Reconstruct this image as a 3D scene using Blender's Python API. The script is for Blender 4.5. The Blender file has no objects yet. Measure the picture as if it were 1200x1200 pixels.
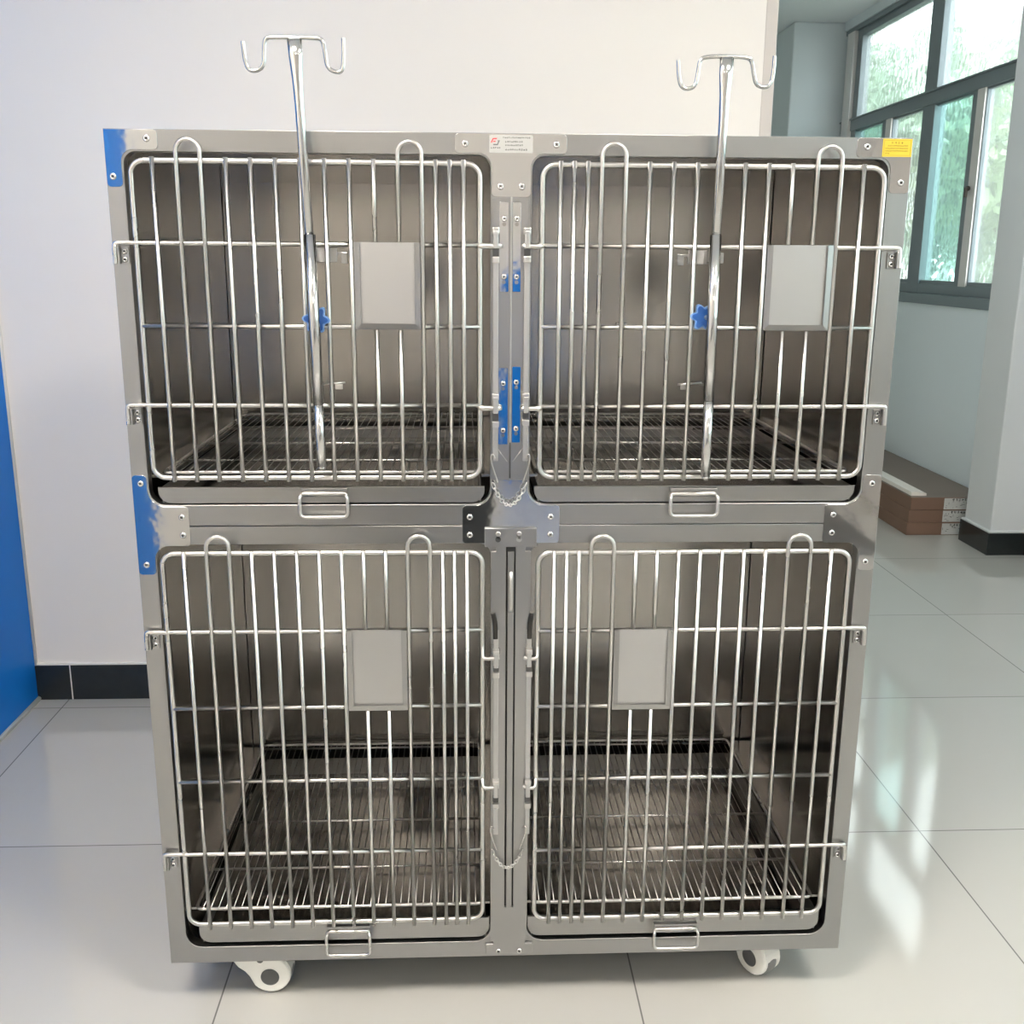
import bpy, bmesh, math, random
from mathutils import Vector, Matrix
random.seed(7)
SC = bpy.context.scene
COL = SC.collection
PI = math.pi

# ------------------------------------------------------------------ materials
def newmat(name):
    m = bpy.data.materials.new(name); m.use_nodes = True
    nt = m.node_tree; nt.nodes.clear()
    out = nt.nodes.new('ShaderNodeOutputMaterial')
    return m, nt, out
def pbr(name, col, rough=.5, metal=0., noise=None, bump=0., spec=.5, coat=0., aniso=None):
    """noise = (scale xyz, colour amount, roughness amount)"""
    m, nt, out = newmat(name)
    b = nt.nodes.new('ShaderNodeBsdfPrincipled')
    b.inputs['Base Color'].default_value = (*col, 1)
    b.inputs['Roughness'].default_value = rough
    b.inputs['Metallic'].default_value = metal
    b.inputs['Specular IOR Level'].default_value = spec
    b.inputs['Coat Weight'].default_value = coat
    nt.links.new(b.outputs[0], out.inputs[0])
    if noise:
        sc, ca, ra = noise
        tc = nt.nodes.new('ShaderNodeTexCoord'); mp = nt.nodes.new('ShaderNodeMapping')
        mp.inputs['Scale'].default_value = sc
        nz = nt.nodes.new('ShaderNodeTexNoise'); nz.inputs['Scale'].default_value = 1; nz.inputs['Detail'].default_value = 4
        nt.links.new(tc.outputs['Object'], mp.inputs[0]); nt.links.new(mp.outputs[0], nz.inputs['Vector'])
        if ca:
            mr = nt.nodes.new('ShaderNodeMix'); mr.data_type = 'RGBA'
            mr.inputs['A'].default_value = (*[c*(1-ca) for c in col], 1)
            mr.inputs['B'].default_value = (*[min(1, c*(1+ca)) for c in col], 1)
            nt.links.new(nz.outputs['Fac'], mr.inputs['Factor']); nt.links.new(mr.outputs['Result'], b.inputs['Base Color'])
        if ra:
            r = nt.nodes.new('ShaderNodeMapRange')
            r.inputs['To Min'].default_value = max(0, rough-ra); r.inputs['To Max'].default_value = rough+ra
            nt.links.new(nz.outputs['Fac'], r.inputs['Value']); nt.links.new(r.outputs[0], b.inputs['Roughness'])
        if bump:
            bp = nt.nodes.new('ShaderNodeBump'); bp.inputs['Strength'].default_value = bump; bp.inputs['Distance'].default_value = .001
            nt.links.new(nz.outputs['Fac'], bp.inputs['Height']); nt.links.new(bp.outputs[0], b.inputs['Normal'])
    return m
STEEL = pbr('brushed_steel', (.345, .342, .337), .30, 1, ((1, 6, 300), .0, .02))
STEEL_V = pbr('brushed_steel_vertical', (.36, .356, .35), .28, 1, ((6, 6, 2), .0, .02))
STEEL_IN = pbr('satin_steel_sheet', (.39, .37, .348), .20, 1, ((3, 3, 3), .05, .04))
MIRROR = pbr('mirror_steel', (.50, .502, .505), .05, 1, ((7, 7, 7), 0, 0), bump=.8)
ROD = pbr('polished_rod', (.57, .555, .535), .28, 1, ((4, 4, 4), .03, .04))
GRATE = pbr('grate_rod', (.42, .40, .38), .28, 1)
BRIGHT = pbr('satin_bright_steel', (.50, .495, .49), .36, 1)
TUBE = pbr('pole_tube', (.52, .515, .505), .16, 1)
SCREW = pbr('screw_steel', (.62, .61, .60), .18, 1)
GAPSHADE = pbr('painted_gap_shade', (.03, .03, .03), .6)  # near-black stands in for shade in gaps, holes and recesses
TRAYM = pbr('tray_steel', (.36, .355, .345), .30, 1, ((1, 6, 400), .05, .06))
DARKSLOT = pbr('shaded_slot_steel', (.12, .12, .12), .35, 1)  # slot shade put into a darker steel
PANM = pbr('shaded_tray_steel', (.17, .16, .145), .14, 1)  # tray steel darkened for the shade under the grate
PLASTIC_W = pbr('white_plastic', (.82, .81, .77), .3)
PLASTIC_G = pbr('dark_grey_plastic', (.09, .09, .09), .45)
TYRE = pbr('grey_rubber', (.20, .20, .20), .6)
BLUE_P = pbr('blue_plastic', (.012, .075, .28), .32)
BLUE_L = pbr('light_blue_plastic', (.16, .30, .58), .32)
WALLW = pbr('white_wall_paint', (.83, .785, .735), .75, 0, ((2.2, 2.2, 2.2), .012, 0), bump=.0)
WALLG = pbr('cool_light_wall_paint', (.76, .815, .85), .6, 0, ((2, 2, 2), .015, 0))  # cool window light put into the wall colour
CEIL = pbr('ceiling_paint', (.90, .92, .94), .8)
PILL = pbr('pillar_paint', (.62, .63, .64), .55, 0, ((2, 2, 2), .015, 0))
BLUEW = pbr('blue_wall_paint', (.004, .19, .68), .5, 0, ((5, 5, 5), .03, .05), spec=.2)
TILEB = pbr('black_tile', (.018, .022, .023), .16, 0, ((30, 30, 30), .2, .03))
TRIMW = pbr('white_bead', (.80, .78, .74), .5)
WFRAME = pbr('grey_window_metal', (.24, .275, .295), .38, .4)
WFRAME_L = pbr('pale_window_edge', (.80, .76, .74), .35, .3)
CARD = pbr('brown_cardboard', (.19, .11, .075), .75, 0, ((8, 8, 8), .06, 0))
CARDTOP = pbr('grey_brown_cardboard', (.20, .16, .135), .7, 0, ((5, 5, 5), .06, 0))  # greyer brown for the top of the stack
PAPER = pbr('label_paper', (.50, .50, .48), .6)
INK = pbr('black_ink', (.03, .03, .03), .6)
FOAM = pbr('pale_foam', (.80, .75, .69), .7, 0, ((20, 20, 20), .08, 0))
YELLOW = pbr('yellow_sticker', (.52, .40, .03), .5)
BROWNINK = pbr('brown_ink', (.13, .08, .0), .6)
SILVERST = pbr('silver_sticker', (.40, .40, .39), .45, .3)
RED = pbr('red_ink', (.62, .06, .07), .5)
LEAF = pbr('green_leaf', (.20, .32, .21), .45, 0, ((1.5, 1.5, 1.5), .35, 0))
LEAF2 = pbr('yellow_green_leaf', (.29, .39, .21), .45, 0, ((1.5, 1.5, 1.5), .3, 0))
BARK = pbr('bark', (.16, .12, .09), .8)
GROUND = pbr('concrete_ground', (.55, .55, .53), .85, 0, ((1, 1, 1), .1, 0))

def floor_mat():
    m, nt, out = newmat('polished_floor_tile')
    b = nt.nodes.new('ShaderNodeBsdfPrincipled'); nt.links.new(b.outputs[0], out.inputs[0])
    tc = nt.nodes.new('ShaderNodeTexCoord'); sx = nt.nodes.new('ShaderNodeSeparateXYZ')
    nt.links.new(tc.outputs['Object'], sx.inputs[0])
    def math_(op, a, b_=None):
        n = nt.nodes.new('ShaderNodeMath'); n.operation = op
        for k, v in enumerate((a, b_)):
            if v is None: continue
            if isinstance(v, (int, float)): n.inputs[k].default_value = v
            else: nt.links.new(v, n.inputs[k])
        return n.outputs[0]
    T = .7751
    ds = []; ids = []
    for k, off in ((0, 1.0156), (1, .5611)):
        u = math_('DIVIDE', math_('SUBTRACT', sx.outputs[k], off - 40*T), T)
        fr = math_('FRACT', u); ids.append(math_('FLOOR', u))
        ds.append(math_('MINIMUM', fr, math_('SUBTRACT', 1, fr)))
    d = math_('MINIMUM', *ds)
    g = nt.nodes.new('ShaderNodeMapRange'); g.inputs['From Min'].default_value = .0012; g.inputs['From Max'].default_value = .0026
    nt.links.new(d, g.inputs['Value'])
    cb = nt.nodes.new('ShaderNodeCombineXYZ'); nt.links.new(ids[0], cb.inputs[0]); nt.links.new(ids[1], cb.inputs[1])
    wn = nt.nodes.new('ShaderNodeTexWhiteNoise'); nt.links.new(cb.outputs[0], wn.inputs['Vector'])
    nz = nt.nodes.new('ShaderNodeTexNoise'); nz.inputs['Scale'].default_value = 3; nz.inputs['Detail'].default_value = 6
    nt.links.new(tc.outputs['Object'], nz.inputs['Vector'])
    f = math_('ADD', math_('MULTIPLY', wn.outputs['Value'], .5), math_('MULTIPLY', nz.outputs['Fac'], .5))
    mx = nt.nodes.new('ShaderNodeMix'); mx.data_type = 'RGBA'
    mx.inputs['A'].default_value = (.44, .43, .40, 1); mx.inputs['B'].default_value = (.48, .47, .44, 1)
    nt.links.new(f, mx.inputs['Factor'])
    m2 = nt.nodes.new('ShaderNodeMix'); m2.data_type = 'RGBA'; m2.inputs['A'].default_value = (.16, .155, .15, 1)
    nt.links.new(g.outputs[0], m2.inputs['Factor']); nt.links.new(mx.outputs['Result'], m2.inputs['B'])
    nt.links.new(m2.outputs['Result'], b.inputs['Base Color'])
    b.inputs['Roughness'].default_value = .07; b.inputs['Specular IOR Level'].default_value = .8
    nz2 = nt.nodes.new('ShaderNodeTexNoise'); nz2.inputs['Scale'].default_value = 2.2
    nt.links.new(tc.outputs['Object'], nz2.inputs['Vector'])
    bp = nt.nodes.new('ShaderNodeBump'); bp.inputs['Strength'].default_value = .06; bp.inputs['Distance'].default_value = .004
    nt.links.new(nz2.outputs['Fac'], bp.inputs['Height']); nt.links.new(bp.outputs[0], b.inputs['Normal'])
    return m
FLOOR = floor_mat()

def glass_mat(name, tint, refr=.4, scale=26, bump=.25):
    m, nt, out = newmat(name)
    tr = nt.nodes.new('ShaderNodeBsdfTransparent'); tr.inputs[0].default_value = (*tint, 1)
    rf = nt.nodes.new('ShaderNodeBsdfRefraction'); rf.inputs['Color'].default_value = (*tint, 1); rf.inputs['Roughness'].default_value = .12; rf.inputs['IOR'].default_value = 1.08
    gl = nt.nodes.new('ShaderNodeBsdfGlossy'); gl.inputs['Roughness'].default_value = .08
    lw = nt.nodes.new('ShaderNodeLayerWeight'); pw = nt.nodes.new('ShaderNodeMath'); pw.operation = 'POWER'; pw.inputs[1].default_value = 5
    nt.links.new(lw.outputs['Facing'], pw.inputs[0])
    fr = nt.nodes.new('ShaderNodeMapRange'); fr.inputs['To Min'].default_value = .04; fr.inputs['To Max'].default_value = .9
    nt.links.new(pw.outputs[0], fr.inputs['Value'])
    tc = nt.nodes.new('ShaderNodeTexCoord'); vo = nt.nodes.new('ShaderNodeTexVoronoi'); vo.inputs['Scale'].default_value = scale
    nt.links.new(tc.outputs['Object'], vo.inputs['Vector'])
    bp = nt.nodes.new('ShaderNodeBump'); bp.inputs['Strength'].default_value = bump; bp.inputs['Distance'].default_value = .01
    nt.links.new(vo.outputs['Distance'], bp.inputs['Height'])
    nt.links.new(bp.outputs[0], rf.inputs['Normal']); nt.links.new(bp.outputs[0], gl.inputs['Normal'])
    tl = nt.nodes.new('ShaderNodeBsdfTranslucent'); tl.inputs['Color'].default_value = (*tint, 1)
    m0 = nt.nodes.new('ShaderNodeMixShader'); m0.inputs[0].default_value = .20 if refr else 0
    nt.links.new(rf.outputs[0], m0.inputs[1]); nt.links.new(tl.outputs[0], m0.inputs[2]); rf = m0
    m1 = nt.nodes.new('ShaderNodeMixShader'); m1.inputs[0].default_value = refr
    nt.links.new(tr.outputs[0], m1.inputs[1]); nt.links.new(rf.outputs[0], m1.inputs[2])
    m2 = nt.nodes.new('ShaderNodeMixShader'); nt.links.new(fr.outputs[0], m2.inputs[0])
    nt.links.new(m1.outputs[0], m2.inputs[1]); nt.links.new(gl.outputs[0], m2.inputs[2])
    nt.links.new(m2.outputs[0], out.inputs[0])
    return m
GLASS = glass_mat('patterned_glass', (.93, .98, .97))
GLASS_G = glass_mat('green_patterned_glass', (.70, .88, .86))
GLASS_C = glass_mat('clear_glass', (.96, .98, .97), refr=0, bump=0)

# ------------------------------------------------------------------ geometry helpers
def add_box(bm, x0, x1, y0, y1, z0, z1, bev=0, seg=2):
    vs = [bm.verts.new((x, y, z)) for x in (x0, x1) for y in (y0, y1) for z in (z0, z1)]
    fs = [(0, 1, 3, 2), (4, 6, 7, 5), (0, 4, 5, 1), (2, 3, 7, 6), (0, 2, 6, 4), (1, 5, 7, 3)]
    faces = [bm.faces.new([vs[i] for i in f]) for f in fs]
    if bev:
        es = list({e for f in faces for e in f.edges})
        bmesh.ops.bevel(bm, geom=es, offset=bev, segments=seg, affect='EDGES', profile=.5)
    return faces
def add_tube(bm, pts, r, n=10, closed=False, caps=True, flat=1.):
    pts = [Vector(p) for p in pts]
    N = len(pts); rs = r if isinstance(r, (list, tuple)) else [r]*N
    tang = []
    for i in range(N):
        if closed: t = pts[(i+1) % N]-pts[i-1]
        else: t = pts[min(i+1, N-1)]-pts[max(i-1, 0)]
        tang.append(t.normalized())
    ref = Vector((0, 1, 0)) if abs(tang[0].y) < .9 else Vector((1, 0, 0))
    u = (ref - tang[0]*ref.dot(tang[0])).normalized()
    rings = []
    for i in range(N):
        u = (u - tang[i]*u.dot(tang[i])).normalized(); w = tang[i].cross(u)
        rings.append([bm.verts.new(pts[i] + u*(rs[i]*flat*math.cos(2*PI*k/n)) + w*(rs[i]*math.sin(2*PI*k/n))) for k in range(n)])
    for i in range(N if closed else N-1):
        a, b = rings[i], rings[(i+1) % N]
        for k in range(n):
            f = bm.faces.new((a[k], a[(k+1) % n], b[(k+1) % n], b[k])); f.smooth = True
    if caps and not closed:
        bm.faces.new(rings[0][::-1]); bm.faces.new(rings[-1])
def add_prism(bm, poly, y0, y1):
    """extrude an x,z outline (counterclockwise) from y0 to y1"""
    a = [bm.verts.new((p[0], y0, p[1])) for p in poly]; b = [bm.verts.new((p[0], y1, p[1])) for p in poly]
    bm.faces.new(a); bm.faces.new(b[::-1])
    for i in range(len(poly)):
        j = (i+1) % len(poly); bm.faces.new((a[j], a[i], b[i], b[j]))
def add_lathe(bm, prof, c, axis='y', n=24):
    """profile of (radius, offset) turned about an axis through c"""
    c = Vector(c); rings = []
    for r, o in prof:
        ring = []
        for k in range(n):
            a = 2*PI*k/n; p, q = r*math.cos(a), r*math.sin(a)
            v = {'y': (p, o, q), 'x': (o, p, q), 'z': (p, q, o)}[axis]
            ring.append(bm.verts.new(c+Vector(v)))
        rings.append(ring)
    for i in range(len(rings)-1):
        for k in range(n):
            f = bm.faces.new((rings[i][k], rings[i][(k+1) % n], rings[i+1][(k+1) % n], rings[i+1][k])); f.smooth = True
    bm.faces.new(rings[0][::-1]); bm.faces.new(rings[-1])
def finish(bm): 
    bmesh.ops.recalc_face_normals(bm, faces=bm.faces)
def obj(name, bm, mat, parent=None, loc=None):
    finish(bm)
    me = bpy.data.meshes.new(name); bm.to_mesh(me); bm.free()
    o = bpy.data.objects.new(name, me); COL.objects.link(o)
    me.materials.append(mat)
    if parent is not None: o.parent = parent
    if loc: o.location = loc
    return o
def B(name, dims, mat, parent=None, bev=0, **k):
    bm = bmesh.new()
    for d in (dims if isinstance(dims[0], (list, tuple)) else [dims]): add_box(bm, *d, bev=bev)
    return obj(name, bm, mat, parent)
def empty(name, label, cat, loc=(0, 0, 0), group=None):
    o = bpy.data.objects.new(name, None); COL.objects.link(o); o.location = loc
    o['label'] = label; o['category'] = cat
    if group: o['group'] = group
    return o
def tag(o, label, cat, group=None):
    o['label'] = label; o['category'] = cat
    if group: o['group'] = group
    return o
def struct(o): o['kind'] = 'structure'; return o
def rrect(x0, x1, z0, z1, r, n=6):
    r4 = r if isinstance(r, (list, tuple)) else [r]*4     # bl, br, tr, tl
    out = []
    for (cx, cz, a0, rr) in ((x0, z0, PI, r4[0]), (x1, z0, 1.5*PI, r4[1]), (x1, z1, 0, r4[2]), (x0, z1, .5*PI, r4[3])):
        if rr == 0: out.append((cx, cz)); continue
        ox = cx + (rr if cx == x0 else -rr); oz = cz + (rr if cz == z0 else -rr)
        for k in range(n+1):
            a = a0 + .5*PI*k/n; out.append((ox+rr*math.cos(a), oz+rr*math.sin(a)))
    return out
def fillet(poly, radii, n=6):
    out = []
    N = len(poly)
    for i, p in enumerate(poly):
        r = radii[i] if isinstance(radii, (list, tuple)) else radii
        p = Vector(p); a = Vector(poly[i-1]); b = Vector(poly[(i+1) % N])
        if r <= 0: out.append(tuple(p)); continue
        d1 = (a-p).normalized(); d2 = (b-p).normalized()
        P0 = p+d1*r; P1 = p+d2*r
        for k in range(n+1):
            t = k/n; w = math.sin(PI/4)
            q = (P0*(1-t)**2 + p*(2*t*(1-t)*w) + P1*t*t) / ((1-t)**2 + 2*t*(1-t)*w + t*t)
            out.append(tuple(q))
    return out
def plate(name, outlines, y0, t, mat, parent=None, bev=.0006):
    """flat sheet in the x,z plane with holes: outlines[0] outer, the rest holes; front face at y0, thickness t going back"""
    cu = bpy.data.curves.new(name, 'CURVE'); cu.dimensions = '2D'; cu.fill_mode = 'BOTH'
    cu.extrude = t/2-bev; cu.bevel_depth = bev; cu.bevel_resolution = 1
    for ol in outlines:
        s = cu.splines.new('POLY'); s.points.add(len(ol)-1); s.use_cyclic_u = True
        for i, (x, z) in enumerate(ol): s.points[i].co = (x, z, 0, 1)
    tmp = bpy.data.objects.new('tmp', cu); COL.objects.link(tmp)
    dg = bpy.context.evaluated_depsgraph_get()
    me = bpy.data.meshes.new_from_object(tmp.evaluated_get(dg)); bpy.data.objects.remove(tmp)
    me.transform(Matrix(((1, 0, 0, 0), (0, 0, -1, y0+t/2), (0, 1, 0, 0), (0, 0, 0, 1))))
    me.name = name; me.materials.clear(); me.materials.append(mat)
    o = bpy.data.objects.new(name, me); COL.objects.link(o)
    if parent is not None: o.parent = parent
    return o
def arc(cx, cz, r, a0, a1, n, y):
    return [(cx+r*math.cos(a0+(a1-a0)*k/n), y, cz+r*math.sin(a0+(a1-a0)*k/n)) for k in range(n+1)]
def smooth_path(pts, it=3):
    pts = [Vector(p) for p in pts]
    for _ in range(it):
        q = [pts[0]]
        for a, b in zip(pts, pts[1:]): q += [a*.75+b*.25, a*.25+b*.75]
        q.append(pts[-1]); pts = q
    return pts
def marks(name, rows, y, mat, parent, hz):
    """rows of small stroke clusters that stand for the printed lines: (x0, x1, z, count)"""
    bm = bmesh.new()
    for (x0, x1, z, n) in rows:
        w = (x1-x0)/n
        for k in range(n):
            cx = x0+(k+.5)*w; s = min(w*.8, hz)
            for j in range(4):
                if random.random() < .5:
                    a, b = s*random.uniform(.3, .5), s*.09
                else: a, b = s*.09, s*random.uniform(.3, .5)
                ox, oz = random.uniform(-.3, .3)*s, random.uniform(-.38, .38)*s
                if a > b: ox *= .3
                else: oz *= .3
                add_box(bm, cx+ox-a, cx+ox+a, y-.00015, y+.0001, z+oz-b, z+oz+b)
    return obj(name, bm, mat, parent)

# ------------------------------------------------------------------ the setting
XW, ZC, YB, YF, XL, WY, XE = 2.545, 2.93, -5.0, 9.5, -1.408, 1.410, .785
floor_o = struct(B('floor', (-1.62, 2.75, YB-.2, YF+.1, -.1, 0), FLOOR))
struct(B('ceiling', (-1.62, 2.75, YB-.2, YF+.1, ZC, ZC+.1), CEIL))
# white wall behind the cage, ending in an outside corner, the corridor running on behind it
bm = bmesh.new()
add_box(bm, XL, XE-.03, WY, WY+.16, 0, ZC)
add_box(bm, XE-.16, XE, WY+.032, YF, 0, ZC)
struct(obj('wall_back', bm, WALLW))
bm = bmesh.new()   # corner strip of the wall end
add_prism(bm, [(0, 0), (.034, 0), (.034, .001), (0, .001)], 0, .001); bm.free()
struct(B('trim_1', (XE-.034, XE+.001, WY-.001, WY+.04, 0, ZC), pbr('corner_strip_tone', (.60, .55, .51), .6), bev=.003))  # strip a little darker than the wall
# black skirting tiles, two lengths with a pale joint
sk = struct(B('baseboard_back', [(XL+.001, -1.3005, WY-.011, WY+.001, 0, .1125), (-1.2965, -.50, WY-.011, WY+.001, 0, .1125), (-.4965, .30, WY-.011, WY+.001, 0, .1125), (.3035, XE-.036, WY-.011, WY+.001, 0, .1125)], TILEB))
struct(B('trim_2', [(-1.3005, -1.2965, WY-.0095, WY, 0, .1125), (XL+.002, XE-.036, WY-.009, WY+.001, .1125, .117)], TRIMW))
# blue side wall
struct(B('wall_left', (XL-.16, XL, YB, WY+.16, 0, ZC), WALLW))
struct(B('wall_left_blue', (XL-.02, XL+.004, -.3, WY, .0, ZC), BLUEW))
bm = bmesh.new(); add_tube(bm, [(XL+.006, WY-.006, .0), (XL+.006, WY-.006, ZC)], .005, 8); add_tube(bm, [(XL+.007, -.3, .005), (XL+.007, WY-.004, .005)], .007, 8)
struct(obj('trim_3', bm, TRIMW))
# window wall on the right: posts, a parapet under the sills and the band above
def window(name, y0, y1, posts, sliders, zs=1.155, zt=2.87, green=()):
    """aluminium window in the right-hand wall between y0 and y1"""
    f = struct(B(name, [(XW+.03, XW+.10, y0, y1, zs, zs+.055), (XW+.03, XW+.10, y0, y1, zt-.075, zt)]
             + [(XW+.0285, XW+.0985, a, b, zs+.001, zt-.001) for a, b in posts], WFRAME, bev=.003))
    rails = [(XW+.02, XW+.09, y0, y1, 2.20, 2.275), (XW+.012, XW+.03, y0, y1, zt-.03, zt+.0), (XW+.010, XW+.04, y0, y1, 2.268, 2.279)]
    B('window_rail', rails, WFRAME, f, bev=.002)
    B('window_sill', (XW-.012, XW+.12, y0-.02, y1+.02, 1.10, 1.155), WFRAME, f, bev=.004)
    for a, b in sliders:
        B('sash_stile', (XW+.036, XW+.075, a, b, zs+.05, 2.205), WFRAME, f, bev=.002)
        B('sash_edge', (XW+.026, XW+.040, a+.006, a+.088, zs+.05, 2.205), WFRAME_L, f, bev=.001)
    cells = sorted(posts)
    for (a0, a1), (b0, b1) in zip(cells, cells[1:]):
        B('upper_pane', (XW+.060, XW+.064, a1-.002, b0+.002, 2.27, zt-.07), GLASS, f)
        ss = [s for s in sliders if a1 < s[0] < b0]
        m = ss[0] if ss else ((a1+b0)/2, (a1+b0)/2)
        B('lower_pane', (XW+.052, XW+.056, a1-.002, m[0]+.004, zs+.05, 2.21), GLASS, f)
        B('lower_pane', (XW+.066, XW+.070, m[1]-.004, b0+.002, zs+.05, 2.21), GLASS_G, f)
        B('sash_rail', [(XW+.04, XW+.07, a1, b0, zs+.05, zs+.075), (XW+.04, XW+.07, a1, b0, 2.19, 2.21)], WFRAME, f, bev=.002)
    return f
w1 = window('window_1', 3.2, 6.0, [(3.20, 3.43), (4.48, 4.64), (5.72, 6.0)], [(3.88, 4.04), (5.09, 5.26)])
bm = bmesh.new()   # latch on the nearest sash
add_lathe(bm, [(.012, -.008), (.014, 0), (.010, .010)], (XW+.018, 3.95, 1.71), 'x', 14); add_box(bm, XW+.002, XW+.016, 3.942, 3.958, 1.665, 1.715, bev=.002)
obj('window_latch', bm, pbr('dark_latch', (.12, .10, .09), .4, .6), w1)
B('reveal_reflection', (XW+.002, XW+.03, 5.80, 5.93, 1.16, 2.84), WFRAME_L, w1)  # bright reflection on the reveal put in as a pale strip
window('window_2', 6.55, 9.3, [(6.55, 6.70), (7.95, 8.1), (9.15, 9.3)], [(7.3, 7.42), (8.6, 8.72)])
window('window_3', -1.2, 2.5, [(-1.2, -1.05), (.05, .2), (1.3, 1.45), (2.35, 2.5)], [(-.5, -.38), (.7, .82), (1.9, 2.02)])
window('window_4', -4.6, -2.0, [(-4.6, -4.45), (-3.4, -3.25), (-2.15, -2.0)], [(-3.9, -3.78), (-2.7, -2.6)])
openings = [(-4.6, -2.0), (-1.2, 2.5), (3.2, 6.0), (6.55, 9.3)]
bm = bmesh.new()
add_box(bm, XW, XW+.16, YB, YF, 0, 1.10); add_box(bm, XW, XW+.16, YB, YF, 2.87, ZC)
ys = [YB]+[v for o_ in openings for v in o_]+[YF]
for a, b in zip(ys[0::2], ys[1::2]): add_box(bm, XW, XW+.16, a, b, 1.10, 2.87)
struct(obj('wall_right', bm, WALLG))
struct(B('baseboard_right', [(XW-.011, XW+.002, -1, 2.93, 0, .11), (XW-.011, XW+.002, 3.22, 5.99, 0, .11), (XW-.011, XW+.002, 6.5, 9.4, 0, .11)], TILEB))
struct(B('wall_front', (XE-.16, XW+.16, YF, YF+.1, 0, ZC), WALLG))
# pillars standing out of the window wall
pil = struct(B('wall_pillar', (2.371, XW+.16, 2.945, 3.205, 0, ZC), PILL, bev=.006))
B('pillar_base', (2.355, XW+.01, 2.930, 3.217, 0, .105), TILEB, pil, bev=.002)
B('pillar_ledge', (2.357, XW+.01, 2.932, 3.215, .105, .116), PILL, pil, bev=.004)
struct(B('wall_pillar', (2.19, XW+.16, 5.995, 6.545, 0, ZC), WALLG, bev=.012))
# rear of the room, behind the photographer: wall and door, plus unseen things added for steel reflections
rw = bmesh.new()
add_box(rw, XL, XW+.16, YB-.16, YB, 2.25, ZC); add_box(rw, XL, 1.25, YB-.16, YB, 0, 2.25); add_box(rw, 2.25, XW+.16, YB-.16, YB, 0, 2.25)
struct(obj('wall_rear', rw, WALLW))
dw = struct(B('door_1', [(a, a+.07, YB-.11, YB-.03, 0, 2.25) for a in (1.25, 2.18)] + [(1.25, 2.25, YB-.11, YB-.03, z, z+.07) for z in (0, 2.18)], WFRAME, bev=.003))
B('door_leaf', (1.315, 2.185, YB-.095, YB-.055, .065, 2.185), TRIMW, dw)
B('door_handle', (1.37, 1.39, YB-.055, YB-.01, .98, 1.10), WFRAME, dw, bev=.004)
tag(B('blue_reflection_stand', [(.14, .52, -4.72, -4.68, .04, 1.28), (.17, .21, -4.8, -4.6, 0, .06), (.45, .49, -4.8, -4.6, 0, .06)], BLUEW, bev=.004), 'added blue free-standing board behind the camera, unseen, reflected in the steel strips', 'board')  # added, unseen: gives the blue reflection in the centre strips
tag(B('blue_reflection_board', (XL+.001, XL+.03, -2.62, -2.34, 0, 1.84), BLUEW, bev=.004), 'added tall narrow blue board behind the camera, unseen, reflected in the left plates', 'board')  # added, unseen: gives the blue reflection in the left corner plates
tag(B('floor_mat', (1.0, 1.95, -3.95, -3.0, .0, .008), PLASTIC_G, bev=.003), 'added black mat towards the rear door, unseen, darkening a plate reflection', 'mat')  # added, unseen: darkens the reflection in the right plate
cb_ = empty('added_cabinet', 'added pale grey two-door cabinet in the rear corner, unseen, reflected in the right frame', 'cabinet', (2.36, -4.0, 0))  # added, unseen: sets the reflection in the right frame edge
CABM = pbr('grey_cabinet_paint', (.62, .60, .57), .5)
B('cabinet_body', (-.17, .17, -.4, .4, 0, 2.1), CABM, cb_, bev=.004)
for yy in (-.39, .005): B('cabinet_door', (-.185, -.17, yy, yy+.385, .05, 2.07), CABM, cb_, bev=.003)
ca = empty('dark_reflection_case', 'black lidded storage case on the floor behind the camera', 'case', (-.27, -2.35, 0))  # added, unseen: darkens the steel reflections in place of the photographer
B('case_body', (-.29, .29, -.2, .2, 0, .62), pbr('black_case', (.03, .032, .035), .45), ca, bev=.012); B('case_lid', (-.295, .295, -.205, .205, .621, .70), pbr('black_case_lid', (.035, .037, .04), .4), ca, bev=.012)
# ground outside
struct(B('ground', (-30, 40, -40, 40, -.35, -.12), GROUND))

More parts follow.
